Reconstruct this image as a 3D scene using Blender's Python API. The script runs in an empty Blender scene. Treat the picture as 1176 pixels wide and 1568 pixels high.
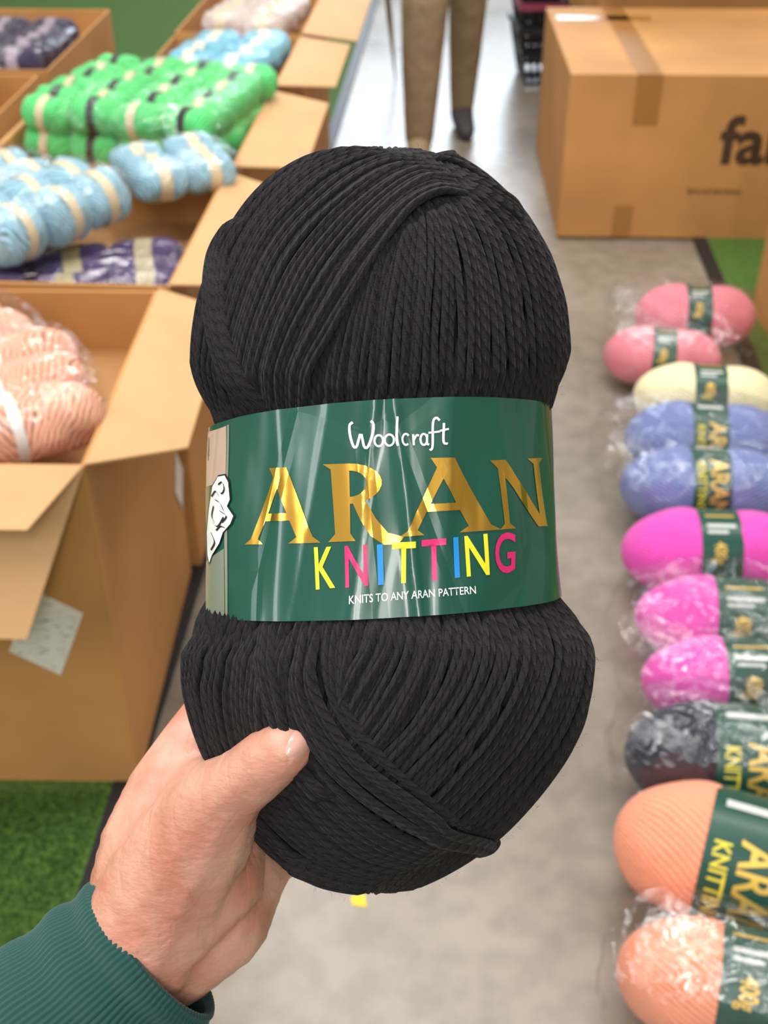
import bpy, bmesh, math, random
import numpy as np
from mathutils import Vector, Matrix
random.seed(7); rng=np.random.default_rng(7)
scene=bpy.context.scene
scene.view_settings.view_transform='Standard'
D=0.45; F=1800.0

# ------------------------------------------------------------------ materials
def new_mat(name,col=(.5,.5,.5),rough=.6,metal=0.0,**kw):
    m=bpy.data.materials.new(name); m.use_nodes=True
    nt=m.node_tree; b=nt.nodes['Principled BSDF']
    b.inputs['Base Color'].default_value=(*col,1); b.inputs['Roughness'].default_value=rough
    b.inputs['Metallic'].default_value=metal
    for k,v in kw.items():
        k=k.replace('_',' ')
        if k in b.inputs: b.inputs[k].default_value=v
    return m,nt,b
def N(nt,t,**kw):
    n=nt.nodes.new(t)
    for k,v in kw.items(): setattr(n,k,v)
    return n
def math_n(nt,op,a,b=None):
    n=N(nt,'ShaderNodeMath',operation=op)
    for i,x in enumerate((a,b)):
        if x is None: continue
        if isinstance(x,(int,float)): n.inputs[i].default_value=x
        else: nt.links.new(x,n.inputs[i])
    return n.outputs[0]
def noise(nt,scale,detail=4,coord='Object',vec=None,scl=None,rough=.5):
    tc=N(nt,'ShaderNodeTexCoord'); n=N(nt,'ShaderNodeTexNoise')
    n.inputs['Scale'].default_value=scale; n.inputs['Detail'].default_value=detail; n.inputs['Roughness'].default_value=rough
    src=tc.outputs[coord]
    if scl:
        mp=N(nt,'ShaderNodeMapping'); mp.inputs['Scale'].default_value=scl
        nt.links.new(src,mp.inputs['Vector']); src=mp.outputs[0]
    nt.links.new(src,n.inputs['Vector'])
    return n.outputs['Fac']
def ramp(nt,fac,stops):
    r=N(nt,'ShaderNodeValToRGB'); e=r.color_ramp.elements
    while len(e)<len(stops): e.new(.5)
    for el,(p,c) in zip(e,stops): el.position=p; el.color=(*c,1)
    nt.links.new(fac,r.inputs[0]); return r.outputs[0]
def bump(nt,b,h,strength=.5,dist=.001,prev=None):
    bp=N(nt,'ShaderNodeBump'); bp.inputs['Strength'].default_value=strength; bp.inputs['Distance'].default_value=dist
    nt.links.new(h,bp.inputs['Height'])
    if prev is not None: nt.links.new(prev,bp.inputs['Normal'])
    nt.links.new(bp.outputs[0],b.inputs['Normal']); return bp.outputs[0]
def sc(c,k): return tuple(min(1,x*k) for x in c)

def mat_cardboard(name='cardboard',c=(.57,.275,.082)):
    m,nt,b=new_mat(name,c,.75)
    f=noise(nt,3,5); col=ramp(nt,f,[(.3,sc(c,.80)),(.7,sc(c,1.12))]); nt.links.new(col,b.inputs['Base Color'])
    tc=N(nt,'ShaderNodeTexCoord'); w=N(nt,'ShaderNodeTexWave'); w.inputs['Scale'].default_value=45; w.inputs['Distortion'].default_value=.6
    nt.links.new(tc.outputs['Object'],w.inputs['Vector'])
    p=bump(nt,b,w.outputs['Fac'],.12,.001); bump(nt,b,noise(nt,14,4),.25,.004,p)
    return m
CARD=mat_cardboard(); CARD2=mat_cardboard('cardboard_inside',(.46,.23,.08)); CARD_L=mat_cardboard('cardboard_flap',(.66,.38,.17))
TAPE=new_mat('packing_tape',(.38,.17,.04),.3)[0]
PAPER,_nt,_b=new_mat('paper_sticker',(.75,.70,.60),.6)
f=noise(_nt,70,2,scl=(1,1,5)); _nt.links.new(ramp(_nt,f,[(.33,(.30,.27,.22)),(.39,(.82,.77,.66))]),_b.inputs['Base Color'])
PRINT=new_mat('box_print',(.06,.03,.012),.7)[0]

def mat_strand(name,c,pitch=.0052):
    m,nt,b=new_mat(name,c,.95,Sheen_Weight=.07,Sheen_Roughness=.6)
    b.inputs['Specular IOR Level'].default_value=.12
    uv=N(nt,'ShaderNodeUVMap'); s=N(nt,'ShaderNodeSeparateXYZ'); nt.links.new(uv.outputs[0],s.inputs[0])
    a=math_n(nt,'DIVIDE',s.outputs[0],pitch); v=math_n(nt,'MULTIPLY',s.outputs[1],2.0)
    q=math_n(nt,'ABSOLUTE',math_n(nt,'SINE',math_n(nt,'MULTIPLY',math_n(nt,'ADD',a,v),math.pi)))
    q=math_n(nt,'POWER',q,.6)
    nt.links.new(ramp(nt,q,[(0,sc(c,.25)),(.6,c),(1,sc(c,1.15))]),b.inputs['Base Color'])
    p=bump(nt,b,q,.7,.0008); bump(nt,b,noise(nt,1400,3),.7,.0006,p)
    return m
BLACK=mat_strand('black_wool_strand',(.0162,.0145,.0156))
CORE=new_mat('black_wool_core',(.002,.002,.002),1)[0]

def mat_yarn(name,c,n=46,tilt=90,con=.55,wb=5.0,bs=.8):
    m,nt,b=new_mat(name,c,.9,Sheen_Weight=.2)
    b.inputs['Specular IOR Level'].default_value=.15
    uv=N(nt,'ShaderNodeUVMap'); s=N(nt,'ShaderNodeSeparateXYZ'); nt.links.new(uv.outputs[0],s.inputs[0])
    a=math_n(nt,'MULTIPLY',math_n(nt,'ABSOLUTE',s.outputs[0]),tilt); v=math_n(nt,'MULTIPLY',s.outputs[1],n)
    wob=math_n(nt,'MULTIPLY',noise(nt,16,3),wb)
    q=math_n(nt,'ABSOLUTE',math_n(nt,'SINE',math_n(nt,'MULTIPLY',math_n(nt,'ADD',math_n(nt,'ADD',a,v),wob),math.pi)))
    nt.links.new(ramp(nt,q,[(0,sc(c,con)),(.5,c),(1,sc(c,1.1))]),b.inputs['Base Color'])
    p=bump(nt,b,q,bs,.003); bump(nt,b,noise(nt,22,3),.6,.012,p)
    return m
def mat_plastic(name='clear_plastic_film'):
    m=bpy.data.materials.new(name); m.use_nodes=True; nt=m.node_tree; nt.nodes.clear()
    o=N(nt,'ShaderNodeOutputMaterial'); tr=N(nt,'ShaderNodeBsdfTransparent'); gl=N(nt,'ShaderNodeBsdfGlossy')
    gl.inputs['Roughness'].default_value=.13; gl.inputs['Color'].default_value=(1,1,1,1); tr.inputs[0].default_value=(.985,.985,.985,1)
    lw=N(nt,'ShaderNodeLayerWeight'); lw.inputs['Blend'].default_value=.25
    bp=N(nt,'ShaderNodeBump'); bp.inputs['Strength'].default_value=1.0; bp.inputs['Distance'].default_value=.016
    tc=N(nt,'ShaderNodeTexCoord'); v=N(nt,'ShaderNodeTexNoise'); v.inputs['Scale'].default_value=14; v.inputs['Detail'].default_value=4; v.inputs['Distortion'].default_value=1.6
    nt.links.new(tc.outputs['Object'],v.inputs['Vector']); nt.links.new(v.outputs['Fac'],bp.inputs['Height'])
    nt.links.new(bp.outputs[0],gl.inputs['Normal'])
    f=math_n(nt,'POWER',lw.outputs['Facing'],3.0); f=math_n(nt,'MULTIPLY',f,.30); f=math_n(nt,'ADD',f,.085)
    mx=N(nt,'ShaderNodeMixShader'); nt.links.new(f,mx.inputs[0]); nt.links.new(tr.outputs[0],mx.inputs[1]); nt.links.new(gl.outputs[0],mx.inputs[2])
    nt.links.new(mx.outputs[0],o.inputs[0]); return m
PLASTIC=mat_plastic()

# ------------------------------------------------------------------ mesh builder
class MB:
    def __init__(s): s.V=[];s.Fc=[];s.U=[];s.M=[];s.S=[];s.n=0
    def add(s,P,faces,mat=0,UV=None,smooth=True):
        P=np.asarray(P,float).reshape(-1,3)
        if UV is None: UV=np.zeros((len(P),2))
        s.V.append(P); s.U.append(np.asarray(UV).reshape(-1,2))
        for f in faces: s.Fc.append([i+s.n for i in f])
        s.M+= [mat]*len(faces); s.S+=[smooth]*len(faces); s.n+=len(P)
    def grid(s,P,UV=None,mat=0,flip=False,smooth=True):
        n,m=P.shape[:2]; i,j=np.meshgrid(np.arange(n-1),np.arange(m-1),indexing='ij'); a=(i*m+j).ravel()
        f=np.stack([a,a+1,a+m+1,a+m],1)
        if flip: f=f[:,::-1]
        s.add(P.reshape(-1,3),f.tolist(),mat,None if UV is None else UV.reshape(-1,2),smooth)
    def prism(s,q,t,mat=0):
        q=[Vector(p) for p in q]; nn=(q[1]-q[0]).cross(q[3]-q[0]).normalized()*t
        P=[tuple(p) for p in q]+[tuple(p+nn) for p in q]
        s.add(P,[(3,2,1,0),(4,5,6,7),(0,1,5,4),(1,2,6,5),(2,3,7,6),(3,0,4,7)],mat,None,False)
    def box(s,a,b,mat=0):
        s.prism([(a[0],a[1],a[2]),(b[0],a[1],a[2]),(b[0],b[1],a[2]),(a[0],b[1],a[2])],b[2]-a[2],mat)
    def tube(s,P,r,k=8,mat=0,ref=None,u0=0.0,caps=True):
        P=np.asarray(P,float); n=len(P); T=np.gradient(P,axis=0); T/=np.linalg.norm(T,axis=1)[:,None]+1e-12
        if ref is None: ref=np.tile([.13,.27,.95],(n,1))
        Nn=ref-(ref*T).sum(1)[:,None]*T; Nn/=np.linalg.norm(Nn,axis=1)[:,None]+1e-12
        B=np.cross(T,Nn); L=np.concatenate([[0],np.cumsum(np.linalg.norm(np.diff(P,axis=0),axis=1))])+u0
        th=np.linspace(0,2*np.pi,k+1); r=np.broadcast_to(r,(n,))
        if caps:
            r=r.copy(); r[0]*=.2; r[-1]*=.2
        G=P[:,None]+r[:,None,None]*(np.cos(th)[None,:,None]*Nn[:,None]+np.sin(th)[None,:,None]*B[:,None])
        UV=np.stack(np.broadcast_arrays(L[:,None],(th/(2*np.pi))[None]),-1)
        s.grid(G,UV,mat,flip=True)
    def obj(s,name,mats,parent=None,matrix=None,bevel=0):
        me=bpy.data.meshes.new(name); V=np.concatenate(s.V)
        me.from_pydata(V.tolist(),[],s.Fc); U=np.concatenate(s.U)
        for m in mats: me.materials.append(m)
        me.polygons.foreach_set('material_index',np.array(s.M,dtype=np.int32)); me.polygons.foreach_set('use_smooth',np.array(s.S,dtype=bool))
        uv=me.uv_layers.new(name='UVMap'); li=np.zeros(len(me.loops),dtype=np.int32); me.loops.foreach_get('vertex_index',li)
        uv.data.foreach_set('uv',U[li].astype(np.float32).ravel()); me.update()
        o=bpy.data.objects.new(name,me); scene.collection.objects.link(o)
        if matrix is not None: o.matrix_world=matrix
        if parent is not None: o.parent=parent
        if bevel:
            b=o.modifiers.new('bevel','BEVEL'); b.width=bevel; b.segments=2; b.limit_method='ANGLE'
        return o
def empty(name,matrix=Matrix()):
    e=bpy.data.objects.new(name,None); scene.collection.objects.link(e); e.matrix_world=matrix; e.empty_display_size=.05; return e
def catmull(P,n):
    P=np.asarray(P,float); m=len(P); Q=np.vstack([2*P[0]-P[1],P,2*P[-1]-P[-2]])
    t=np.linspace(0,m-1-1e-9,n); i=t.astype(int); f=(t-i)[:,None]
    a,b,c,d=Q[i],Q[i+1],Q[i+2],Q[i+3]
    return .5*((2*b)+(-a+c)*f+(2*a-5*b+4*c-d)*f**2+(-a+3*b-3*c+d)*f**3)
def text_mesh(txt,**kw):
    cu=bpy.data.curves.new('t','FONT'); cu.body=txt; cu.resolution_u=4
    for k,v in kw.items(): setattr(cu,k,v)
    o=bpy.data.objects.new('t',cu); scene.collection.objects.link(o)
    bpy.context.view_layer.update(); dg=bpy.context.evaluated_depsgraph_get()
    me=bpy.data.meshes.new_from_object(o.evaluated_get(dg))
    V=np.array([v.co[:2] for v in me.vertices]); Fs=[list(p.vertices) for p in me.polygons]
    bpy.data.objects.remove(o); bpy.data.curves.remove(cu); bpy.data.meshes.remove(me)
    mn,mx=V.min(0),V.max(0); return (V-mn)/(mx-mn),Fs,(mx-mn)
def cut2d(V,Fs,step):
    bm=bmesh.new(); vs=[bm.verts.new((x,y,0)) for x,y in V]
    for f in Fs:
        try: bm.faces.new([vs[i] for i in f])
        except ValueError: pass
    bmesh.ops.triangulate(bm,faces=bm.faces[:])
    for ax in (0,1):
        lo=min(v.co[ax] for v in bm.verts); hi=max(v.co[ax] for v in bm.verts)
        x=lo+step*.53
        while x<hi:
            no=[0,0,0]; no[ax]=1; co=[0,0,0]; co[ax]=x
            bmesh.ops.bisect_plane(bm,geom=bm.verts[:]+bm.edges[:]+bm.faces[:],plane_co=co,plane_no=no); x+=step
    for f in bm.faces:
        f.normal_update()
        if f.normal.z<0: f.normal_flip()
    bm.verts.index_update(); V2=np.array([v.co[:2] for v in bm.verts]); F2=[[v.index for v in f.verts] for f in bm.faces]; bm.free(); return V2,F2

# ------------------------------------------------------------------ big black yarn ball, held up in front
HELD=Matrix.Translation((0,D*math.cos(math.radians(35)),1.25-D*math.sin(math.radians(35))))@Matrix.Rotation(math.radians(55),4,'X')
OUT=[(233,588,596),(238,548,640),(247,505,672),(262,465,704),(290,420,748),(335,372,795),(400,337,833),(470,314,854),(540,306,860),(590,310,853),(620,319,844),(650,332,832),(700,338,828),(780,339,830),(860,336,836),(900,330,843),(922,318,858),(945,303,882),(1000,293,904),(1050,298,903),(1100,311,893),(1150,328,868),(1200,352,832),(1250,384,788),(1300,428,728),(1340,488,655),(1358,530,612),(1366,570,578)]
O=np.array(OUT[::-1],float); tv=(784-O[:,0])*D/F; tc_=((O[:,1]+O[:,2])/2-588)*D/F*.99; th_=(O[:,2]-O[:,1])/2*D/F*.985
VT=np.linspace(tv[0],tv[-1],900); H2=np.interp(VT,tv,th_**2); UC=np.interp(VT,tv,tc_)
kern=np.exp(-.5*(np.arange(-30,31)/9.)**2); kern/=kern.sum()
def smo(a): p=np.concatenate([np.full(30,a[0]),a,np.full(30,a[-1])]); return np.convolve(p,kern,'valid')
H2s=smo(H2); H2s[0]=0; H2s[-1]=0; HW=np.sqrt(np.maximum(H2s,1e-9)); UC=smo(UC); DH=np.clip(np.gradient(HW,VT),-6,6)
def prof(v): return np.interp(v,VT,UC),np.interp(v,VT,HW),np.interp(v,VT,HW)*.82
def surf(phi,v,off=0):
    uc,hw,dp=prof(v); dh=np.interp(v,VT,DH); q=np.sqrt(1+dh*dh); nr=1/q; nv=-dh/q
    return np.stack([uc+(hw+off*nr)*np.sin(phi),v+off*nv,(dp+off*nr)*np.cos(phi)],-1)
def nrm(phi,v):
    dh=np.interp(v,VT,DH); q=np.sqrt(1+dh*dh); return np.stack([np.sin(phi)/q,-dh/q,np.cos(phi)/q],-1)
def lprof(v):
    t=np.clip((.039-v)/.077,0,1); l=(317*(1-t)+313*t-588)*D/F; r=(846*(1-t)+862*t-588)*D/F
    hw=(r-l)/2*.985; return (l+r)/2,hw,hw*.82+.0025
def locate(px,py,pf):
    px=np.asarray(px,float);py=np.asarray(py,float);a=(px-588)/F;b=(784-py)/F;s=np.full(a.shape,D-.05)
    for _ in range(30):
        uc,hw,dp=pf(b*s); hw=np.maximum(hw,1e-4);dp=np.maximum(dp,1e-4)
        A=a*a/hw**2+1/dp**2;B=-2*(a*uc/hw**2+D/dp**2);C=uc**2/hw**2+D*D/dp**2-1
        sn=(-B-np.sqrt(np.maximum(B*B-4*A*C,0)))/(2*A); s=.5*(s+sn)
    uc,hw,dp=pf(b*s); return np.arctan2((a*s-uc)/hw,(D-s)/dp),b*s

ball=empty('yarn_ball_in_hand',HELD)
core=MB(); ph=np.linspace(0,2*np.pi,97); vv=VT[np.linspace(0,899,140).astype(int)]
core.grid(surf(ph[None,:],vv[:,None]*np.ones((1,97)),-.0012)); 
oc=core.obj('wool_core',[CORE],ball)
st=MB(); RS=.00126
def family(guides,n,off,npts=90,r=RS,wob=.007,end=(.004,.004),ramps=(.10,.10),group=.0007):
    G=[]
    for g in guides:
        g=catmull(g,40); p,v=locate(g[:,0],g[:,1],prof); G.append(catmull(np.stack([p,v],-1)[::3],npts))
    G=np.array(G); m=len(G); gp=rng.uniform(0,6)
    for k in range(n):
        kk=k+.36*math.sin(k*1.15+gp)+rng.uniform(-.18,.18)
        t=kk/(n-1)*(m-1); t=min(max(t,0),m-1-1e-6); i=int(t); f=t-i
        g=G[i]*(1-f)+G[i+1]*f if m>1 else G[0]
        x=np.linspace(0,1,npts); a,b=rng.uniform(0,6.28,2)
        phi=g[:,0]+wob*np.sin(x*rng.uniform(3,9)+a); v=g[:,1]+wob*.05*np.sin(x*rng.uniform(3,9)+b)
        o=off+group*math.cos(k*1.15+gp)+rng.uniform(-.0004,.0004)+.0003*np.sin(x*rng.uniform(5,12)+b)
        e0=np.minimum(1,x/ramps[0]); e1=np.minimum(1,(1-x)/ramps[1]); o=o-(1-e0)*end[0]-(1-e1)*end[1]
        st.tube(surf(phi,v,o),r*rng.uniform(.92,1.08),8,0,nrm(phi,v),rng.uniform(0,1))
# all-round winding
for k in range(170):
    x=np.linspace(.012,.988,110); v=VT[0]+(VT[-1]-VT[0])*x; p0=k/170*2*np.pi
    phi=p0+.35*np.sin((x-.5)*2)*(1 if k%2 else .85)+.01*np.sin(x*9+k)
    st.tube(surf(phi,v,-.0002+rng.uniform(-.0006,.0004)),.00140,6,0,nrm(phi,v),rng.uniform(0,1))
UP=dict(ramps=(.10,.20),end=(.004,.006)); UP2=dict(ramps=(.10,.28),end=(.004,.009)); LO=dict(ramps=(.20,.10),end=(.006,.004)); LO2=dict(ramps=(.26,.10),end=(.0095,.004))
family([[(560,390),(522,470),(500,530),(490,580),(485,650)],[(600,350),(575,430),(560,500),(552,570),(548,650)],[(650,300),(655,390),(650,480),(645,560),(640,650)],
        [(680,285),(725,370),(745,460),(750,550),(745,650)],[(695,272),(780,350),(818,440),(832,540),(834,650)],[(690,258),(800,332),(846,430),(858,540),(850,650)]],50,.0012,**UP)
family([[(720,300),(640,320),(570,405),(515,500),(478,570),(460,655)],[(690,268),(610,300),(520,390),(460,490),(430,570),(422,655)],[(650,244),(550,280),(450,370),(400,470),(375,570),(380,660)],
        [(590,236),(490,262),(405,340),(352,450),(325,560),(335,665)],[(540,238),(440,276),(372,345),(325,440),(310,550),(322,665)]],54,.0032,**UP)
family([[(400,330),(362,400),(362,500),(395,590),(432,655)],[(380,335),(340,400),(335,500),(360,590),(392,660)]],8,.0050,**UP2)
family([[(640,244),(710,262),(790,322),(840,400),(858,520),(850,640)],[(660,243),(715,258),(800,326),(850,420),(862,540),(853,640)]],4,.0020,**UP)
# lower lobe
family([[(575,915),(560,980),(535,1030),(515,1080),(500,1115)],[(620,915),(605,1000),(575,1060),(545,1110),(520,1140)],[(680,915),(665,1010),(625,1090),(585,1140),(550,1170)],[(770,910),(760,1020),(715,1110),(655,1180),(610,1225)],
        [(845,905),(865,1010),(825,1120),(750,1215),(690,1275)],[(856,895),(898,1000),(880,1110),(815,1210),(735,1295)]],54,.0012,**LO)
family([[(560,915),(540,1000),(530,1060),(560,1120),(620,1190),(720,1270)],[(500,915),(500,1010),(520,1090),(570,1150),(640,1210),(730,1285)]],9,.0016,**LO)
family([[(500,915),(488,1000),(500,1070),(552,1150),(640,1218),(745,1300)],[(462,920),(455,1010),(462,1085),(515,1175),(610,1250),(735,1310)]],10,.0042,**LO2)
family([[(455,1060),(470,1130),(520,1200),(600,1265),(700,1305)],[(400,1080),(425,1160),(480,1235),(560,1300),(670,1325)],[(320,1090),(372,1190),(440,1270),(520,1322),(620,1345)],[(305,1080),(345,1200),(405,1290),(490,1342),(590,1360)]],42,.0020)
family([[(460,920),(450,1010),(450,1080),(465,1150),(495,1210)],[(400,920),(385,1010),(380,1090),(400,1170),(440,1230)],[(312,925),(298,1000),(303,1080),(330,1160),(375,1230)]],33,.0030,**LO2)
family([[(410,920),(425,1010),(445,1090),(470,1160),(520,1220)],[(395,920),(405,1010),(425,1090),(455,1170),(500,1230)]],6,.0048,**LO2)
# loose tail of wool
def free(px,py,w): return np.array([(px-588)/F*(D-w),(784-py)/F*(D-w),w])
tail=catmull([free(680,1268,.022),free(712,1296,.014),(free(735,1306,.010)),free(752,1303,.008),free(762,1290,.008),free(750,1284,.010),free(738,1296,.012)],60)
st.tube(tail,RS,8,0); st.tube(tail+np.array([-.001,.002,.002]),RS,8,0)
# fuzz
for k in range(2200):
    p=rng.uniform(0,2*np.pi); v=VT[0]+(VT[-1]-VT[0])*rng.uniform(.02,.98)
    if -.042<v<.042: continue
    P=surf(np.array([p]),np.array([v]),.003)[0]; n=nrm(np.array([p]),np.array([v]))[0]
    d=rng.normal(size=3); d/=np.linalg.norm(d); L=rng.uniform(.0008,.0020)
    a=n*.6+d*.8; side=np.cross(a,rng.normal(size=3)); side=side/np.linalg.norm(side)*.00003
    Q=[P,P+a*L*.5,P+a*L+d*L*.5]; st.add([Q[0]-side,Q[0]+side,Q[1]+side,Q[2],Q[1]-side],[(0,1,2,3,4)],0)
st.obj('wool_strands',[BLACK],ball)

# paper band
def ldisp(phi,v):
    d=.0005*np.sin(phi*3+v*60)+.0003*np.sin(phi*11-v*90)
    for c,s_,a,sl in ((-.10,.035,.0007,2.0),(.13,.03,.0010,-1.5),(.33,.05,.0006,1.2),(-.55,.06,.0007,0),(-.36,.03,.0005,3),(.75,.05,.0006,-2)):
        d=d+a*np.exp(-((phi-c-sl*v)/s_)**2)
    return d
def lsurf(phi,v,off=0):
    uc,hw,dp=lprof(v); o=off+ldisp(np.where(phi>np.pi,phi-2*np.pi,phi),v)
    return np.stack([uc+(hw+o)*np.sin(phi),v+0*phi,(dp+o)*np.cos(phi)],-1)
def crinkle(nt,b,k=1.0):
    p=bump(nt,b,noise(nt,16,3,scl=(1.6,.35,1)),.5*k,.006)
    tc=N(nt,'ShaderNodeTexCoord'); vo=N(nt,'ShaderNodeTexVoronoi',feature='DISTANCE_TO_EDGE'); vo.inputs['Scale'].default_value=26
    mp=N(nt,'ShaderNodeMapping'); mp.inputs['Scale'].default_value=(1,.45,1); mp.inputs['Rotation'].default_value=(0,0,.3); nt.links.new(tc.outputs['Object'],mp.inputs[0]); nt.links.new(mp.outputs[0],vo.inputs['Vector'])
    r=ramp(nt,vo.outputs['Distance'],[(0,(0,0,0)),(.06,(1,1,1))]); bump(nt,b,r,.4*k,.0007,p)
GREEN,nt_,b_=new_mat('green_glossy_paper',(.006,.086,.054),.28,Coat_Weight=.45,Coat_Roughness=.08); crinkle(nt_,b_,1.15)
GOLD,nt_,b_=new_mat('gold_foil',(.97,.54,.085),.25,1.0); crinkle(nt_,b_,1.9)
def ink(name,c):
    m,nt_,b_=new_mat(name,c,.4); crinkle(nt_,b_); return m
WHITE=ink('white_ink',(.92,.92,.90)); YEL=ink('yellow_ink',(.95,.85,.03)); MAG=ink('magenta_ink',(.80,.02,.17)); BLU=ink('blue_ink',(.02,.30,.80)); BEI=ink('beige_ink',(.62,.42,.33)); DRK=ink('dark_ink',(.015,.015,.015)); SILV=new_mat('silver_foil',(.60,.60,.52),.3,.7)[0]
lab=MB(); ph=np.linspace(-np.pi,np.pi,321); tt=np.linspace(0,1,30)
vt_=.0350+.0042*np.sin(ph)+.0026*np.cos(ph); vb_=-.0349+.0034*np.sin(ph)-.0006*np.cos(ph)
VG=vb_[None]*(1-tt[:,None])+vt_[None]*tt[:,None]; PG=np.tile(ph,(30,1))
lab.grid(lsurf(PG,VG)); lab.grid(lsurf(PG,VG,-.0004),flip=True)
lab.obj('paper_band',[GREEN],ball)
pr=MB(); PM=[GOLD,WHITE,YEL,MAG,BLU,BEI,DRK,SILV]
def decal(V,Fs,mat,off=.00025,step=7):
    V2,F2=cut2d(V*np.array([1,-1]),Fs,step); V2=V2*np.array([1,-1])
    p,v=locate(V2[:,0],V2[:,1],lprof); pr.add(lsurf(p,v,off),F2,mat,None,True)
def place(U,q):  # unit coords -> quad (tl,tr,br,bl)
    U=np.asarray(U,float); x=U[:,:1]; y=U[:,1:2]; tl,tr,br,bl=[np.array(c,float) for c in q]
    return (bl*(1-x)+br*x)*(1-y)+(tl*(1-x)+tr*x)*y
LA=[[(0,0),(.25,0),(.18,.07),(.50,.86),(.42,.97),(.08,.07)],[(.32,1),(.57,1),(.92,.08),(1.02,0),(.60,0),(.70,.08),(.39,.86)],[(.17,.30),(.76,.30),(.72,.40),(.21,.40)]]
arc=[(math.cos(t),math.sin(t)) for t in np.linspace(math.pi/2,-math.pi/2,14)]
LR=[[(-.04,1),(.32,1),(.31,.93),(.30,.1),(.38,0),(-.04,0),(.07,.1),(.06,.93)],[(.30+.46*x,.74+.26*y) for x,y in arc]+[(.30+.25*x,.74+.17*y) for x,y in arc[::-1]],[(.25,1),(.31,1),(.31,.91),(.25,.91)],[(.25,.57),(.31,.57),(.31,.48),(.25,.48)],
    [(.33,.52),(.54,.50),(.68,.28),(.86,.09),(1.10,.03),(1.02,-.06),(.80,-.06),(.60,.06),(.46,.26)]]
LN=[[(0,1),(.26,1),(.98,0),(.80,0),(.10,.90)],[(.12,.88),(.22,.84),(.22,.08),(.32,0),(.04,0),(.13,.08)],[(.68,1),(1,1),(.92,.92),(.96,0),(.86,0),(.80,.92)]]
def letter(polys,q,mat=0,off=.00025):
    for P in polys:
        V=place(P,q); decal(V,[list(range(len(V)))],mat,off)
letter(LA,[(376,718),(486,714),(488,831),(374,834)]); letter(LR,[(500,711),(612,707),(608,826),(506,830)])
letter(LA,[(612,702),(756,700),(762,811),(612,822)]); letter(LN,[(750,705),(833,701),(840,805),(760,811)])
for ch,q,m in (('K',[(480,838),(510,837),(513,900),(483,903)],2),('N',[(527,836),(562,834),(564,897),(529,900)],3),('I',[(577,834),(586,833),(588,895),(579,896)],4),('T',[(600,831),(636,829),(636,892),(600,894)],2),
    ('T',[(645,827),(682,824),(683,888),(648,890)],3),('I',[(693,823),(701,822),(704,884),(696,885)],4),('N',[(710,821),(744,817),(748,880),(714,883)],2),('G',[(754,817),(785,814),(786,876),(757,879)],3)):
    V,Fs,_=text_mesh(ch,offset=.012); decal(place(V,q),Fs,m)
V,Fs,_=text_mesh('KNITS TO ANY ARAN PATTERN',offset=.01); decal(place(V,[(535,912),(727,897),(728,909),(535,925)]),Fs,1)
def stroke(P,hw=1.7,smooth=True):
    P=catmull(P,28) if smooth else np.asarray(P,float); T=np.gradient(P,axis=0);T/=np.linalg.norm(T,axis=1)[:,None]; n=np.stack([-T[:,1],T[:,0]],1)*hw
    for i in range(len(P)-1):
        V=np.array([P[i]-n[i],P[i+1]-n[i+1],P[i+1]+n[i+1],P[i]+n[i]]); p,v=locate(V[:,0],V[:,1],lprof)
        pr.add(lsurf(p,v,.0003),[(0,1,2,3)],1,None,True)
def ring(cx,cy,rx,ry,a0=0,a1=2*math.pi,hw=1.6): stroke([(cx+rx*math.cos(t),cy+ry*math.sin(t)) for t in np.linspace(a0,a1,12)],hw)
stroke([(541,647),(536,652),(537,668),(542,684),(547,683),(553,664),(558,684),(564,684),(571,664),(572,650),(568,645)],2.0)
ring(580,675,6.5,8.5); ring(596,674,7,8.5); stroke([(608,638),(607,655),(607,675),(609,683)],1.9); ring(621,673,5.5,8.5,-.7,-5.4)
stroke([(632,665),(633,682)],1.7); stroke([(633,674),(637,667),(641,667)],1.6); ring(648,673,5,8.5); stroke([(653,665),(653,679),(656,681)],1.7)
stroke([(672,644),(667,640),(662,648),(661,683),(657,690)],1.8); stroke([(655,663),(672,661)],1.5); stroke([(678,648),(677,676),(683,680)],1.8); stroke([(672,660),(685,657)],1.5)
# left edge picture panel + sheep sticker
decal(np.array([(318,662),(344,652),(345,735),(318,745)]),[[0,1,2,3]],5,.0002); decal(np.array([(345,651),(349,650),(350,943),(346,943)]),[[0,1,2,3]],7,.0002)
decal(np.array([(318,860),(345,840),(345,943),(318,938)]),[[0,1,2,3]],7,.0002)
sh=np.array([(326,745),(334,730),(345,728),(351,738),(354,765),(350,775),(359,790),(355,802),(345,815),(340,832),(330,850),(326,862),(323,850),(320,815),(322,780)])
cc=sh.mean(0); decal(cc+(sh-cc)*np.array([1.10,1.04]),[list(range(len(sh)))],6,.0004); decal(sh,[list(range(len(sh)))],1,.0006)
for L in ([(336,742),(342,738),(346,748),(342,756),(336,750)],[(332,765),(340,770),(346,782)],[(346,792),(338,806),(330,800)],[(328,815),(334,830),(329,842)],[(330,775),(328,790),(333,800)],[(326,760),(332,752),(338,760)],[(340,782),(350,790),(344,800)],[(336,812),(342,806),(348,808)]):
    P=catmull(L,10)
    for i in range(9):
        a,b=P[i],P[i+1]; V=np.array([a+[-.8,-1.0],b+[-.8,-1.0],b+[1.0,1.2],a+[1.0,1.2]]); p,v=locate(V[:,0],V[:,1],lprof); pr.add(lsurf(p,v,.0008),[(0,1,2,3)],6)
pr.obj('band_printing',PM,ball)

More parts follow.
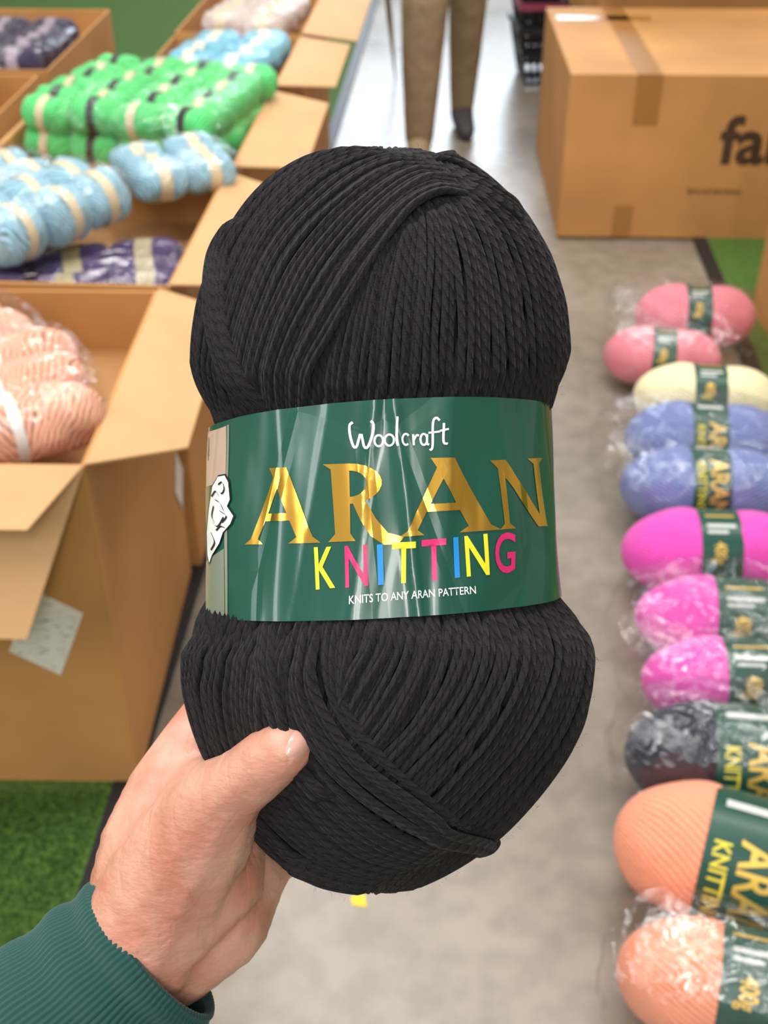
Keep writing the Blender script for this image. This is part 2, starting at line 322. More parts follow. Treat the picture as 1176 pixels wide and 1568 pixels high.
# ------------------------------------------------------------------ organic chains (remeshed)
def chains_obj(name,chains,mat,voxel,smooth,parent=None,extra=None):
    bm=bmesh.new()
    for ch in chains:
        for (p,r),(q,s) in zip(ch[:-1],ch[1:]):
            p=Vector(p);q=Vector(q);L=(q-p).length; n=max(1,int(L/(min(r,s)*.3)))
            for i in range(n+1):
                t=i/n; bmesh.ops.create_icosphere(bm,subdivisions=2,radius=r*(1-t)+s*t,matrix=Matrix.Translation(p.lerp(q,t)))
    for (c,rad,rot) in (extra or []):
        bmesh.ops.create_icosphere(bm,subdivisions=3,radius=1,matrix=Matrix.Translation(c)@Matrix.Rotation(rot,4,'Z')@Matrix.Diagonal((*rad,1)))
    me=bpy.data.meshes.new(name); bm.to_mesh(me); bm.free(); me.materials.append(mat)
    o=bpy.data.objects.new(name,me); scene.collection.objects.link(o)
    if parent: o.parent=parent
    r=o.modifiers.new('remesh','REMESH'); r.mode='VOXEL'; r.voxel_size=voxel; r.use_smooth_shade=True
    s=o.modifiers.new('smooth','SMOOTH'); s.factor=.5; s.iterations=smooth
    return o
SKIN,nt_,b_=new_mat('skin',(.66,.33,.22),.45,Subsurface_Weight=.12,Subsurface_Scale=.005)
b_.inputs['Subsurface Radius'].default_value=(1,.35,.2)
nt_.links.new(ramp(nt_,noise(nt_,38,4),[(.35,(.60,.235,.155)),(.62,(.74,.385,.28))]),b_.inputs['Base Color'])
p_=bump(nt_,b_,noise(nt_,300,4,scl=(1,1.8,1)),.5,.0008); p_=bump(nt_,b_,noise(nt_,45,3,scl=(2.2,.7,1)),.4,.003,p_)
tc=N(nt_,'ShaderNodeTexCoord'); mp=N(nt_,'ShaderNodeMapping'); mp.inputs['Rotation'].default_value=(0,0,-.7); mp.inputs['Scale'].default_value=(1,.28,1); nt_.links.new(tc.outputs['Object'],mp.inputs[0])
vo=N(nt_,'ShaderNodeTexVoronoi',feature='DISTANCE_TO_EDGE'); vo.inputs['Scale'].default_value=95; nt_.links.new(mp.outputs[0],vo.inputs['Vector'])
bump(nt_,b_,ramp(nt_,vo.outputs['Distance'],[(0,(0,0,0)),(.08,(1,1,1))]),.18,.0005,p_)
hand=empty('hand',HELD)
def h(px,py,w,r): return (tuple(free(px,py,w)),r)
CH=[[h(20,1640,-.01,.028),h(215,1440,0,.026),h(262,1345,.006,.025),h(305,1275,.018,.021),h(338,1222,.031,.0152),h(362,1203,.038,.0126),h(386,1185,.0445,.0118),h(412,1163,.0505,.0112),h(432,1150,.0535,.0100),h(443,1145,.0535,.0086)],
    [h(205,1420,-.008,.022),h(232,1300,-.010,.021),h(262,1215,-.018,.0185),h(292,1150,-.030,.0150),h(312,1105,-.042,.0118),h(345,1080,-.058,.0100),h(430,1060,-.070,.0092),h(520,1075,-.072,.0080)],
    [h(235,1400,-.014,.022),h(300,1250,-.030,.019),h(335,1185,-.047,.0135),h(400,1130,-.070,.0100),h(500,1120,-.0755,.0092),h(600,1140,-.072,.0080)],
    [h(255,1420,-.014,.022),h(330,1310,-.030,.018),h(365,1250,-.045,.0130),h(430,1205,-.062,.0098),h(520,1190,-.068,.0088),h(595,1205,-.064,.0078)],
    [h(265,1460,-.010,.021),h(335,1410,-.014,.0205),h(378,1345,-.026,.0160),h(412,1318,-.036,.0112),h(470,1290,-.046,.0090),h(540,1272,-.050,.0075)],
    [h(260,1400,.002,.022),h(325,1340,-.002,.021),h(355,1290,-.006,.014)],[h(300,1275,.005,.018),h(310,1200,-.012,.0125),h(335,1205,.018,.011)]]
chains_obj('hand_skin',CH,SKIN,.0014,7,hand)
NAIL=new_mat('fingernail',(.78,.42,.34),.22,Coat_Weight=.4)[0]
nm=MB(); a=np.linspace(-1,1,13); A,B=np.meshgrid(a,a,indexing='ij')
ax=Vector((.72,.55,.15)).normalized(); nn=Vector((.55,.42,.72)); nn=(nn-ax*nn.dot(ax)*.60).normalized(); ax=(ax-nn*ax.dot(nn)).normalized(); sd=ax.cross(nn)
c0=Vector(free(441,1146,.0535)); X=A*np.sqrt(1-.35*B*B)
P=np.array(c0)+ (X*.0056)[...,None]*np.array(ax)+(B*.0050)[...,None]*np.array(sd)+((.00905-.0030*B*B-.0016*A*A))[...,None]*np.array(nn)
nm.grid(P,flip=False); nm.grid(P-np.array(nn)*.0006,flip=True); nm.obj('thumb_nail',[NAIL],hand)
# ribbed sleeve
SLV,nt_,b_=new_mat('dark_green_knit',(.010,.085,.070),.9,Sheen_Weight=.2)
uv=N(nt_,'ShaderNodeUVMap'); s_=N(nt_,'ShaderNodeSeparateXYZ'); nt_.links.new(uv.outputs[0],s_.inputs[0])
hh=math_n(nt_,'ABSOLUTE',math_n(nt_,'SINE',math_n(nt_,'MULTIPLY',s_.outputs[0],math.pi/.0012)))
nt_.links.new(ramp(nt_,hh,[(0,(.006,.050,.043)),(1,(.012,.090,.078))]),b_.inputs['Base Color']); bump(nt_,b_,hh,.5,.0004)
sl=MB(); cen=catmull([free(238,1450,-.002),free(150,1528,0),free(0,1655,.004),free(-200,1820,.01),free(-480,2050,.02)],90)
nr=96*4+1; th=np.linspace(0,2*np.pi,nr); n=len(cen); T=np.gradient(cen,axis=0);T/=np.linalg.norm(T,axis=1)[:,None]
ref=np.tile([0,0,1.],(n,1)); N1=ref-(ref*T).sum(1)[:,None]*T; N1/=np.linalg.norm(N1,axis=1)[:,None]; B1=np.cross(T,N1)
x=np.linspace(0,1,n); rad=.0335+.010*x+.0010*np.sin(x*40)*(x>.03)
rib=.0009*np.abs(np.sin(th*48))
def sleeve(rr,flip,idx):
    R=(rr[:,None]+rib[None])[...,None]; G=cen[idx][:,None]+R*(np.cos(th)[None,:,None]*N1[idx][:,None]*.86+np.sin(th)[None,:,None]*B1[idx][:,None])
    L=(np.arange(n)[idx]*.005); UV=np.stack(np.broadcast_arrays(L[:,None],(th/6.283)[None]),-1); sl.grid(G,UV,0,flip)
idx=np.arange(n); sleeve(rad,True,idx); sleeve(rad[:14]-.0025,False,idx[:14]); 
R0=np.stack([rad[0]+0*th,rad[0]-.0012+0*th,rad[0]-.0025+0*th]); G=np.stack([cen[0]+(R0[i]+rib)[:,None]*(np.cos(th)[:,None]*N1[0]*.86+np.sin(th)[:,None]*B1[0])-T[0]*(.0012 if i==1 else 0) for i in range(3)]); sl.grid(G,None,0,False)
sl.obj('sweater_sleeve',[SLV],hand)

# ------------------------------------------------------------------ floor (concrete aisle, turf either side) and walls
FL,nt_,b_=new_mat('concrete_floor',(.30,.25,.19),.38)
f1=noise(nt_,1.6,6,rough=.6); f2=noise(nt_,22,5)
c1=ramp(nt_,f1,[(.3,(.21,.175,.135)),(.55,(.29,.247,.195)),(.75,(.36,.315,.255))]); c2=ramp(nt_,f2,[(.35,(.66,.66,.66)),(.6,(1,1,1))])
mx=N(nt_,'ShaderNodeMixRGB',blend_type='MULTIPLY'); mx.inputs[0].default_value=.6; nt_.links.new(c1,mx.inputs[1]); nt_.links.new(c2,mx.inputs[2]); nt_.links.new(mx.outputs[0],b_.inputs['Base Color'])
r_=math_n(nt_,'ADD',math_n(nt_,'MULTIPLY',f1,.35),.14); nt_.links.new(r_,b_.inputs['Roughness']); bump(nt_,b_,f2,.08,.003)
GR,nt_,b_=new_mat('artificial_turf',(.05,.17,.03),.8); nt_.links.new(ramp(nt_,noise(nt_,120,5),[(.3,(.040,.092,.010)),(.65,(.13,.27,.035))]),b_.inputs['Base Color']); bump(nt_,b_,noise(nt_,300,3),1,.01)
STRIP=new_mat('black_edge_strip',(.012,.012,.014),.5)[0]
def xl(y): return -.345+.062*(y-1.03)
def xr(y): return .855+.062*(y-3.1)
Y0,Y1,XL,XR=-3.5,9.0,-4.5,4.5
fl=MB(); fl.prism([(XL,Y0,-.05),(XR,Y0,-.05),(XR,Y1,-.05),(XL,Y1,-.05)],.05)
fl.prism([(XL,Y0,.0),(xl(Y0)-.035,Y0,.0),(xl(Y1)-.035,Y1,.0),(XL,Y1,.0)],.008,1); fl.prism([(xl(Y0)-.035,Y0,.0),(xl(Y0),Y0,.0),(xl(Y1),Y1,.0),(xl(Y1)-.035,Y1,.0)],.010,2)
fl.prism([(xr(Y0)+.035,Y0,0),(XR,Y0,0),(XR,Y1,0),(xr(Y1)+.035,Y1,0)],.008,1); fl.prism([(xr(Y0),Y0,0),(xr(Y0)+.035,Y0,0),(xr(Y1)+.035,Y1,0),(xr(Y1),Y1,0)],.010,2)
nb=26000; bx=rng.uniform(-1.0,-.38,nb); by=rng.uniform(.5,1.10,nb)
for a_,b2 in zip(bx,by):
    if a_>xl(b2)-.04: continue
    l=rng.uniform(.006,.014); t=rng.uniform(0,6.28); dx,dy=math.cos(t)*.0011,math.sin(t)*.0011; ox,oy=rng.normal(0,.004,2)
    fl.add([(a_-dx,b2-dy,.007),(a_+dx,b2+dy,.007),(a_+ox,b2+oy,.008+l)],[(0,1,2)],1)
fl.obj('floor',[FL,GR,STRIP])
WL,nt_,b_=new_mat('painted_wall',(.55,.52,.47),.8); bump(nt_,b_,noise(nt_,30,4),.1,.003)
for nm_,a,b in (('wall_left',(XL-.1,Y0,0),(XL,Y1,3.8)),('wall_right',(XR,Y0,0),(XR+.1,Y1,3.8)),('wall_back',(XL,Y1,0),(XR,Y1+.1,3.8))):
    wm=MB(); wm.box(a,b); wm.obj(nm_,[WL])
YS=new_mat('yellow_sticker',(.80,.60,.03),.6)[0]
ys=MB(); ys.prism([(-.040,.925,.0),(-.022,.922,.0),(-.024,.941,.0),(-.042,.938,.0)],.001); ys.obj('yellow_floor_sticker',[YS])

# ------------------------------------------------------------------ cardboard boxes
def carton(name,x0,x1,y0,y1,hh,rot=0,flaps={},fill=None,closed=False,z0=.0,extra=None):
    w=(x1-x0)/2; d=(y1-y0)/2; t=.005; m=MB()
    m.box((-w,-d,0),(w,d,t)); m.box((-w,-d,t),(-w+t,d,hh)); m.box((w-t,-d,t),(w,d,hh)); m.box((-w+t,-d,t),(w-t,-d+t,hh)); m.box((-w+t,d-t,t),(w-t,d,hh))
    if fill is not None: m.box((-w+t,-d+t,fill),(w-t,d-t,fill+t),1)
    if closed: m.box((-w,-d,hh),(w,0-.001,hh+t),0); m.box((-w,.001,hh),(w,d,hh+t),0)
    for sd,(L,ang,i0,i1) in flaps.items():
        a=math.radians(ang); o,dz=L*math.cos(a),-L*math.sin(a)
        if sd=='R': q=[(w,-d,hh),(w+o,-d+i0,hh+dz),(w+o,d-i1,hh+dz),(w,d,hh)]
        if sd=='L': q=[(-w,d,hh),(-w-o,d-i1,hh+dz),(-w-o,-d+i0,hh+dz),(-w,-d,hh)]
        if sd in('F','F2'): q=[(-w,-d,hh),(-w+i0,-d-o,hh+dz),(w-i1,-d-o,hh+dz),(w,-d,hh)]
        if sd=='B': q=[(w,d,hh),(w-i1,d+o,hh+dz),(-w+i0,d+o,hh+dz),(-w,d,hh)]
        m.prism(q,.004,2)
    if extra: extra(m,w,d,hh)
    M=Matrix.Translation(((x0+x1)/2,(y0+y1)/2,z0))@Matrix.Rotation(rot,4,'Z')
    return m.obj(name,[CARD,CARD2,CARD_L,TAPE,PAPER,PRINT],None,M,.0015)
def ex1(m,w,d,hh):
    c=Vector((w-.085,-d-.0015,.272)); a=Vector((.030,0,-.020)); b=Vector((-.022,0,-.052))
    m.prism([c-a-b,c-a+b,c+a+b,c+a-b][::-1],.001,4)
    c=Vector((w+.0015,d-.02,.20)); a=Vector((0,.035,.0)); b=Vector((0,.0,.055)); m.prism([c-a,c-b,c+a,c+b],.001,4)
RT=-math.radians(3.6); ZB=.008
carton('cardboard_box',-.80,-.335,1.125,1.600,.52,RT*.3,{'F':(.20,62,.0,.07),'F2':(.085,25,0,.05),'R':(.105,18,.09,.0)},.42,extra=ex1,z0=ZB)
carton('cardboard_box',-.765,-.300,1.625,2.120,.52,RT,{'R':(.12,12,.06,.03)},.42,z0=ZB)
carton('cardboard_box',-.735,-.262,2.150,2.650,.52,RT,{'R':(.13,8,.05,.03),'L':(.05,70,.0,.0)},.42,z0=ZB)
carton('cardboard_box',-.55,-.225,2.685,3.130,.52,RT,{'R':(.13,4,.03,.04)},.42,z0=ZB)
carton('cardboard_box',-.52,-.190,3.165,3.750,.52,RT,{'R':(.14,10,.03,.04)},.42,z0=ZB)
carton('cardboard_box',-1.30,-.80,2.20,2.78,.52,RT*.6,{'F':(.06,70,0,0)},.44,z0=ZB)
carton('cardboard_box',-1.27,-.765,2.82,3.45,.52,RT*.6,{},.44,z0=ZB)
def ex_big(m,w,d,hh):
    m.box((-w+.17,-d-.002,hh-.12),(-w+.235,-d-.0005,hh+.006),3); m.box((-w+.17,-d-.002,hh+.0052),(-w+.235,d,hh+.0065),3)
    m.box((-w+.02,d*.55,hh+.0052),(-w+.30,d*.70,hh+.0065),3)
    m.box((-w+.15,-d-.002,.0),(-w+.20,-d-.0005,.09),3)
    for txt,x,z,H in (('fabric',-w+.405,.205,.130),('fabrics and haberdashery',-w+.34,.120,.022)):
        V,Fs,sz=text_mesh(txt,offset=.025 if H>.1 else .0); W=H*sz[0]/sz[1]
        if H<.1: W*=.6
        P=np.stack([x+V[:,0]*W,np.full(len(V),-d-.0015),z+V[:,1]*H],-1); m.add(P,Fs,5,None,False)
carton('large_cardboard_box',.490,1.490,3.09,3.86,.43,-.03,{},None,True,ZB,ex_big)
carton('large_cardboard_box',.68,1.50,4.00,4.60,.50,0,{'F':(.14,-35,.02,.02)},.40,z0=ZB)
carton('tall_cardboard_box',.90,1.50,2.05,2.64,.62,0.0,{},None,True,ZB)

# ------------------------------------------------------------------ background yarn balls
ymats={}
def ym(nm_,c,**k):
    if nm_ not in ymats: ymats[nm_]=mat_yarn('wool_'+nm_,c,**k)
    return ymats[nm_]
BGREEN=new_mat('green_label_paper',(.008,.070,.045),.35)[0]; BGOLD=new_mat('gold_print',(.80,.52,.10),.4,.4)[0]; BW=new_mat('label_white',(.60,.61,.57),.5)[0]; BM=new_mat('label_magenta',(.7,.03,.2),.5)[0]; BY=new_mat('label_yellow',(.85,.7,.05),.5)[0]
TXT={}
for t in ('ARAN','KNITTING','400g'):
    V,Fs,_=text_mesh(t,offset=.02); TXT[t]=cut2d(V,Fs,.06)
def bprof(s,r,pinch,e=3.0): return r*np.sqrt(np.maximum(1-np.abs(s)**e,0))*(1-pinch*np.exp(-(s/.24)**2))
def lathe(mb,M,L,r,mat=0,bandmat=1,bw=.2,pinch=.1,ns=29,nt=29,phase=0.,flat=1.0,bandc=0.,e=3.0,lump=.03):
    s=np.sin(np.linspace(-np.pi/2,np.pi/2,ns)); th=np.linspace(0,2*np.pi,nt)
    R=bprof(s,r,pinch,e)[:,None]*(1+lump*np.sin(3*th+5*s[:,None]+phase)+lump*.6*np.sin(5*th-9*s[:,None]+2*phase)*np.minimum(1,np.abs(s[:,None])*3)); X=(s*L/2)[:,None]+0*R
    P=np.stack([X,R*np.cos(th),R*np.sin(th)*flat],-1); UV=np.stack(np.broadcast_arrays(X,(th/(2*np.pi))[None]),-1)
    Mn=np.array(M); tr=lambda Q:(Q.reshape(-1,3)@Mn[:3,:3].T+Mn[:3,3]).reshape(Q.shape)
    mb.grid(tr(P),UV,mat,flip=True)
    sb=np.linspace(-bw,bw,5); rb=(bprof(np.array([bandc+bw*.8]),r,pinch,e).max()*1.03+.0007)
    Pb=np.stack([((sb+bandc)*L/2)[:,None]+0*th,rb*np.cos(th)+0*sb[:,None],rb*np.sin(th)*flat+0*sb[:,None]],-1); mb.grid(tr(Pb),None,bandmat,flip=True)
    def wrap(V,Fs,a0,a1,x0,x1,m):
        t=a0+(a1-a0)*V[:,0]; x=(x0+(x1-x0)*V[:,1])*L/2+bandc*L/2
        mb.add(tr(np.stack([x,(rb+.0010)*np.cos(t),(rb+.0010)*np.sin(t)*flat],-1)),Fs,m,None,False)
    return wrap
def big_ball(mb,loc,L,r,rz,phase,style=0,tilt=0,bw=.24,slots=(0,1,2,3,4,5)):
    M=Matrix.Translation(loc)@Matrix.Rotation(rz,4,'Z')@Matrix.Rotation(tilt,4,'Y')
    w=lathe(mb,M,L,r,slots[0],slots[1],bw,.13,57,57,phase=phase,e=2.8,lump=.022)
    a=math.pi/2+phase
    def S(a0,a1,x0,x1,m):
        V,Fs=cut2d(np.array([(0,0),(1,0),(1,1),(0,1)],float),[[0,1,2,3]],.2); w(V,Fs,a0,a1,x0,x1,m)
    if style==0:
        w(*TXT['ARAN'],a+.15,a+1.6,-bw*.15,bw*.80,slots[2]); w(*TXT['KNITTING'],a+.25,a+1.5,-bw*.8,-bw*.35,slots[5])
        S(a-.45,a-.3,-bw*.7,bw*.7,slots[3])
    else:
        S(a+.05,a+.15,-bw*.7,bw*.7,slots[3]); S(a+.22,a+.30,-bw*.7,bw*.3,slots[3]); w(*TXT['400g'],a+.5,a+1.0,-bw*.6,bw*.2,slots[2]); S(a+1.5,a+1.8,-bw*.7,bw*.6,slots[3]); S(a-.25,a-.18,-bw*.7,bw*.7,slots[2])
def shell(mb,loc,dim,rz=0,seed=0,slot=0,e=.55,amp=.06):
    n,m=49,65; u=np.linspace(-np.pi/2,np.pi/2,n)[:,None]; v=np.linspace(0,2*np.pi,m)[None]
    c=lambda x,p:np.sign(np.cos(x))*np.abs(np.cos(x))**p; s=lambda x,p:np.sign(np.sin(x))*np.abs(np.sin(x))**p
    P=np.stack([c(u,e)*c(v,e),c(u,e)*s(v,e),s(u,e)+0*v],-1)
    q=seed*1.7; nn=sum(np.sin(P[...,0]*f*1.3+q*f)*np.sin(P[...,1]*f+q+f)*np.sin(P[...,2]*f*.8+f*2)/f**.6 for f in (3,7,13,23))
    P=P*(1+amp*nn[...,None])*np.array(dim); cz,sz=math.cos(rz),math.sin(rz)
    P=np.stack([P[...,0]*cz-P[...,1]*sz,P[...,0]*sz+P[...,1]*cz,P[...,2]],-1)+np.array(loc)
    P[...,2]=np.maximum(P[...,2],loc[2]-dim[2]*.97)
    mb.grid(P,None,slot,flip=True)
def floor_balls(name,col,matname,balls,plastic=None):
    e=empty(name); mb=MB()
    for (x,y,z,L,r,rz,ph,stl,tl,bw) in balls: big_ball(mb,(x,y,z),L,r,rz,ph,stl,tl,bw)
    mb.obj('wool_and_labels',[ym(matname,col,n=52,tilt=70,con=.70,wb=1.4,bs=.45),BGREEN,BGOLD,BW,BM,BY],e)
    if plastic:
        p=MB()
        for i,(loc,dim,rz) in enumerate(plastic): shell(p,loc,dim,rz,seed=i+len(name)+balls[0][0]*9,amp=.08)
        p.obj('plastic_wrap',[PLASTIC],e)
    return e
PK=(.84,.25,.31); CR=(.92,.82,.50); PE=(.19,.24,.50); MG=(.82,.09,.48); NV=(.009,.012,.030); PC=(.97,.34,.20)
#                      x    y    z    L   r   rz  ph stl tl bw
floor_balls('pink_yarn_ball',PK,'pink',[(.705,2.44,.085,.27,.073,-.08,.2,1,0,.2),(.60,2.27,.068,.25,.066,-.15,.3,1,0,.2)],[((.655,2.35,.086),(.178,.172,.087),-.1)])
floor_balls('cream_yarn_ball',CR,'cream',[(.652,2.085,.072,.29,.071,-.1,.1,1,0,.22)])
floor_balls('periwinkle_yarn_ball',PE,'periwinkle',[(.612,1.920,.075,.30,.074,-.08,.4,0,0,.22),(.575,1.755,.076,.30,.075,-.05,.1,0,0,.22)],[((.580,1.835,.084),(.192,.168,.085),-.05)])
floor_balls('magenta_yarn_ball',MG,'magenta',[(.545,1.560,.076,.30,.075,-.04,.2,1,0,.22)])
floor_balls('magenta_yarn_ball',MG,'magenta',[(.545,1.395,.070,.31,.068,-.08,.3,1,0,.26),(.525,1.258,.068,.30,.067,-.05,.2,1,0,.26)],[((.525,1.327,.080),(.186,.146,.081),-.08)])
floor_balls('navy_yarn_ball',NV,'navy',[(.478,1.095,.078,.31,.077,-.12,.3,0,0,.30)],[((.475,1.095,.084),(.174,.086,.085),-.1)])
floor_balls('peach_yarn_ball',PC,'peach',[(.432,.920,.087,.31,.086,-.38,.25,0,0,.30)])
floor_balls('peach_yarn_ball',PC,'peach',[(.398,.760,.072,.28,.071,-.26,-.1,1,0,.24)],[((.396,.760,.078),(.156,.080,.079),-.26)])

# ------------------------------------------------------------------ packs of small balls in the boxes
LABC=new_mat('cream_label',(.70,.58,.38),.5)[0]; LABD=new_mat('dark_label',(.03,.03,.03),.4)[0]
def pack(name,col,loc,rz,nx,ny,L,r,lab=LABC,lab2=None,tx=0,ty=0,layers=1,wrap=True,matname=None,jit=.007,bw=.22):
    M0=Matrix.Translation(loc)@Matrix.Rotation(rz,4,'Z')@Matrix.Rotation(ty,4,'Y')@Matrix.Rotation(tx,4,'X'); e=empty(name,M0); mb=MB()
    for k in range(layers):
        for i in range(nx):
            for j in range(ny):
                x=(i-(nx-1)/2)*L*.93+rng.uniform(-jit,jit); y=(j-(ny-1)/2)*r*1.65+rng.uniform(-jit,jit)*.5; z=r*1.0+k*r*1.6+rng.uniform(-jit,jit)*.5
                M=Matrix.Translation((x,y,z))@Matrix.Rotation(rng.uniform(-.12,.12),4,'Z')@Matrix.Rotation(rng.uniform(-.08,.08),4,'Y')
                lathe(mb,M,L,r,0,1 if (lab2 is None or (i+j)%2) else 2,bw,.07,25,31,phase=rng.uniform(0,6),flat=.95,e=4.5,lump=.045)
    mb.obj('yarn_balls',[ym(matname or name,col,n=18,tilt=120,con=.5),lab,lab2 or lab],e)
    if wrap:
        p=MB(); shell(p,(0,0,r*(1+.8*(layers-1))+.004),(nx*L*.50+.008,ny*r*.86+.010,r*(1+.8*(layers-1))*1.12),seed=rng.uniform(0,9),amp=.05); p.obj('plastic_wrap',[PLASTIC],e)
    return e
PBL=(.34,.58,.70); GRN=(.13,.74,.22); PCH=(.98,.46,.31); PUR=(.060,.020,.115); LBL=(.24,.60,.76)
zf=.436
WLB=new_mat('white_label',(.85,.8,.75),.5)[0]
pack('peach_yarn_pack',PCH,(-.47,1.275,zf+.045),.45,1,3,.22,.047,lab=WLB,matname='pale_peach',layers=1,ty=-.05,bw=.06)
pack('peach_yarn_pack',PCH,(-.60,1.45,zf+.03),.75,1,4,.22,.047,matname='pale_peach',lab=WLB,bw=.06)
pack('purple_yarn_pack',PUR,(-.50,1.76,zf),.15,3,3,.13,.036,lab=new_mat('lilac_label',(.35,.28,.15),.4)[0],matname='purple',layers=1)
pack('pale_blue_yarn_pack',PBL,(-.55,1.83,zf+.078),.95,3,2,.095,.048,matname='pale_blue',bw=.20)
pack('pale_blue_yarn_pack',PBL,(-.69,1.91,zf+.080),.75,3,2,.095,.046,matname='pale_blue',bw=.20)
pack('pale_blue_yarn_pack',PBL,(-.375,2.08,zf+.075),.5,2,3,.10,.036,matname='pale_blue',layers=1)
pack('green_yarn_pack',GRN,(-.475,2.46,zf+.03),-.28,4,6,.108,.038,lab=LABD,lab2=LABC,matname='bright_green',layers=2,bw=.16)
pack('light_blue_yarn_pack',LBL,(-.375,2.89,zf+.05),-.2,2,5,.12,.042,lab=new_mat('pale_label',(.75,.7,.55),.5)[0],matname='light_blue',layers=1)
pack('cream_yarn_pack',(.75,.62,.55),(-.345,3.45,zf+.03),-.2,2,5,.12,.042,matname='blush',layers=1)
pack('navy_yarn_pack',(.02,.025,.06),(-1.03,2.50,zf+.02),.2,3,5,.13,.044,lab=new_mat('grey_label',(.3,.3,.35),.4)[0],matname='dark_blue',layers=1)
pack('plum_yarn_pack',(.06,.045,.09),(-1.0,3.13,zf+.02),-.1,3,5,.13,.044,lab=new_mat('mauve_label',(.35,.28,.35),.4)[0],matname='plum',layers=1)

# ------------------------------------------------------------------ shopping baskets
BK=new_mat('dark_plastic',(.02,.025,.03),.4)[0]; BR=new_mat('pink_plastic',(.35,.06,.12),.4)[0]
bk=MB()
for k in range(5):
    z=.02+k*.085; w0,d0,w1,d1,H=.15,.10,.19,.135,.20
    bk.box((-w0,-d0,z-.01),(w0,d0,z-.004),0)
    for sgn in (-1,1):
        for i in range(13):
            f=-1+2*i/12
            bk.prism([(f*w0-.005,sgn*d0,z-.01),(f*w0+.005,sgn*d0,z-.01),(f*w1+.005,sgn*d1,z+H),(f*w1-.005,sgn*d1,z+H)],.003,0)
        for i in range(9):
            f=-1+2*i/8
            bk.prism([(sgn*w0,f*d0-.005,z-.01),(sgn*w0,f*d0+.005,z-.01),(sgn*w1,f*d1+.005,z+H),(sgn*w1,f*d1-.005,z+H)],.003,0)
        for t in (.12,.5): 
            ww,dd=w0+(w1-w0)*t,d0+(d1-d0)*t; bk.box((-ww,sgn*dd-.002,z+H*t-.01),(ww,sgn*dd+.002,z+H*t+.008),0); bk.box((sgn*ww-.002,-dd,z+H*t-.01),(sgn*ww+.002,dd,z+H*t+.008),0)
        bk.box((-w1-.008,sgn*d1-.006,z+H-.02),(w1+.008,sgn*d1+.006,z+H+.004),1 if k%2 else 0); bk.box((sgn*w1-.006,-d1-.004,z+H-.02),(sgn*w1+.006,d1+.004,z+H+.004),1 if k%2 else 0)
bk.obj('shopping_basket_stack',[BK,BR],None,Matrix.Translation((.69,4.76,-.008)) @Matrix.Rotation(.05,4,'Z'))

# ------------------------------------------------------------------ shopper standing behind
per=empty('person')
KH,nt_,b_=new_mat('khaki_trousers',(.28,.20,.115),.85); bump(nt_,b_,noise(nt_,9,3,scl=(1,1,.6)),.8,.04)
JK=new_mat('navy_jacket',(.03,.04,.07),.8)[0]; HR=new_mat('brown_hair',(.05,.03,.02),.7)[0]
S1=new_mat('tan_shoe',(.30,.21,.12),.7)[0]; S2=new_mat('dark_shoe',(.05,.045,.05),.6)[0]; EY=new_mat('eye_dark',(.02,.015,.01),.2)[0]
chains_obj('trousers',[[((.20,3.97,.98),.125),((.20,3.97,.90),.13)],[((.13,3.95,.90),.10),((.122,3.86,.66),.085),((.125,3.83,.47),.078),((.118,3.81,.28),.066),((.114,3.80,.10),.052),((.114,3.80,.07),.050)],
   [((.27,3.99,.90),.10),((.275,4.03,.66),.082),((.272,4.06,.46),.068),((.272,4.11,.27),.058),((.270,4.13,.10),.046),((.270,4.13,.08),.045)]],KH,.009,6,per)
chains_obj('shoe_left',[[((.114,3.81,.042),.044),((.110,3.73,.036),.040),((.108,3.67,.030),.034),((.108,3.64,.028),.028)],[((.114,3.81,.09),.042),((.114,3.80,.05),.044)]],S1,.005,4,per)
chains_obj('shoe_right',[[((.270,4.14,.042),.041),((.273,4.06,.036),.038),((.276,4.00,.030),.033),((.278,3.97,.027),.027)],[((.270,4.14,.09),.041),((.270,4.13,.05),.042)]],S2,.005,4,per)
chains_obj('jacket',[[((.20,3.97,.93),.135),((.20,3.97,1.10),.125),((.20,3.97,1.28),.14),((.20,3.98,1.40),.10),((.20,3.98,1.47),.06)],[((.20,3.97,1.30),.12),((.08,3.97,1.38),.07),((.04,3.97,1.36),.06),((-.01,3.96,1.12),.047),((.00,3.90,.88),.038)],[((.20,3.97,1.30),.12),((.32,3.97,1.38),.07),((.36,3.97,1.36),.06),((.41,3.97,1.12),.047),((.41,3.92,.88),.038)]],JK,.009,6,per)
chains_obj('head',[[((.20,3.98,1.46),.05),((.20,3.97,1.53),.052)],[((.20,3.93,1.56),.05),((.20,3.94,1.60),.068)],[((.20,3.865,1.63),.010),((.20,3.855,1.605),.014)],[((.122,3.97,1.63),.012),((.122,3.97,1.60),.010)],[((.278,3.97,1.63),.012),((.278,3.97,1.60),.010)],[((.18,3.872,1.565),.008),((.22,3.872,1.565),.008)]],SKIN,.005,3,per,extra=[((.20,3.965,1.64),(.076,.095,.095),0)])
chains_obj('hair',[[((.15,4.00,1.70),.05),((.25,4.00,1.70),.05)],[((.20,4.03,1.66),.065),((.20,4.03,1.58),.05)],[((.16,3.93,1.72),.025),((.24,3.93,1.72),.025)]],HR,.006,3,per,extra=[((.20,3.985,1.675),(.083,.095,.085),0)])
for sx in (-.031,.031): chains_obj('eye',[[((.20+sx,3.876,1.64),.010),((.20+sx,3.8755,1.64),.010)]],EY,.003,1,per)
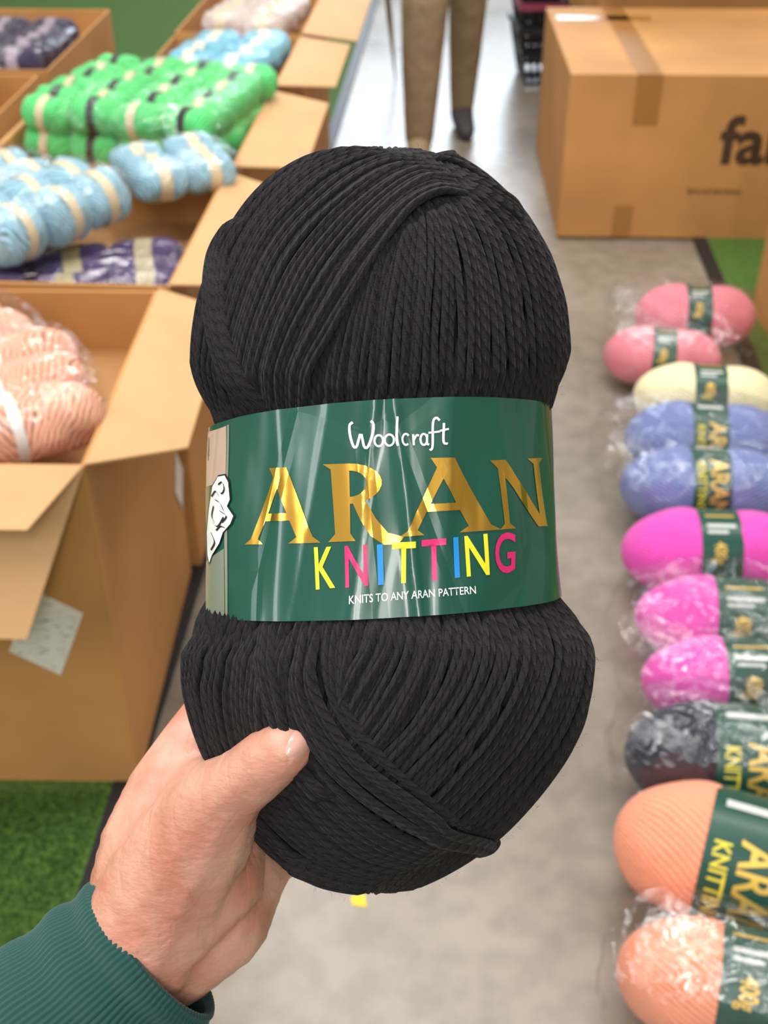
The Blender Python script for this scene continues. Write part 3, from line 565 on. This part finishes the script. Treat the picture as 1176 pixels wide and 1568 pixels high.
for sx,xx in ((-1,0.0),(1,.41)):
    c=[[((xx,3.90,.87),.026),((xx,3.885,.80),.030)]]
    for i,(l,o) in enumerate(((.070,-.024),(.080,-.008),(.075,.008),(.060,.023))): c.append([((xx,3.885+o,.81),.011),((xx,3.88+o,.81-.03-l*.4),.010),((xx-sx*.012,3.878+o,.81-.03-l),.008)])
    c.append([((xx,3.87,.85),.014),((xx-sx*.01,3.845,.81),.011),((xx-sx*.014,3.84,.775),.009)]); chains_obj('person_hand',c,SKIN,.004,3,per)
WD=new_mat('cane_wood',(.22,.12,.05),.5)[0]; cn=MB(); cn.tube([(.045,4.72,0.0),(.02,4.66,.25),(-.04,4.5,.85)],.011,10,0); cn.obj('walking_cane',[WD])

# ------------------------------------------------------------------ lights
def area(name,loc,target,sx,sy,power,col=(1,1,1)):
    l=bpy.data.lights.new(name,'AREA'); l.shape='RECTANGLE'; l.size=sx; l.size_y=sy; l.energy=power; l.color=col
    o=bpy.data.objects.new(name,l); scene.collection.objects.link(o); o.location=loc
    d=Vector(target)-Vector(loc); o.rotation_euler=d.to_track_quat('-Z','Y').to_euler(); return o
area('ceiling_lamp_1',(-.9,.6,3.4),(-.5,.9,0),.25,2.4,60,(1,.97,.92))
area('ceiling_lamp_2',(1.0,2.2,3.4),(.6,2.2,0),.25,2.4,50,(1,.97,.92))
area('ceiling_lamp_3',(-.5,3.6,3.4),(-.4,3.4,0),.25,2.4,60,(1,.97,.93))
area('ceiling_lamp_4',(.35,-2.2,3.1),(0,.4,1),.35,2.0,46,(1,.97,.93))
area('added_glint_light_left',(-2.7,-.8,2.2),(0,.4,1),.6,1.8,30,(.92,.96,1))  # added strip light, not a window; gives the paper band its reflected streaks
area('window_light_back',(.5,8.8,1.8),(.4,4,0),2.0,2.2,165,(.78,.88,1))
w=bpy.data.worlds.new('shop_ambience'); scene.world=w; w.use_nodes=True; nt=w.node_tree; bg=nt.nodes['Background']
tc=N(nt,'ShaderNodeTexCoord'); s=N(nt,'ShaderNodeSeparateXYZ'); nt.links.new(tc.outputs['Generated'],s.inputs[0])
z=math_n(nt,'ADD',math_n(nt,'MULTIPLY',s.outputs[2],.5),.5)
nt.links.new(ramp(nt,z,[(0,(.30,.28,.26)),(.45,(.30,.30,.30)),(.6,(.61,.62,.62)),(1,(.96,.97,.98))]),bg.inputs[0]); bg.inputs[1].default_value=.68

cam=bpy.data.cameras.new('camera'); co=bpy.data.objects.new('camera',cam); scene.collection.objects.link(co)
co.location=(0,0,1.25); co.rotation_euler=(math.radians(55),0,0); cam.sensor_fit='VERTICAL'; cam.sensor_height=36; cam.sensor_width=27; cam.lens=F/1568*36
cam.clip_start=.02; cam.dof.use_dof=True; cam.dof.focus_distance=.405; cam.dof.aperture_fstop=16
scene.camera=co
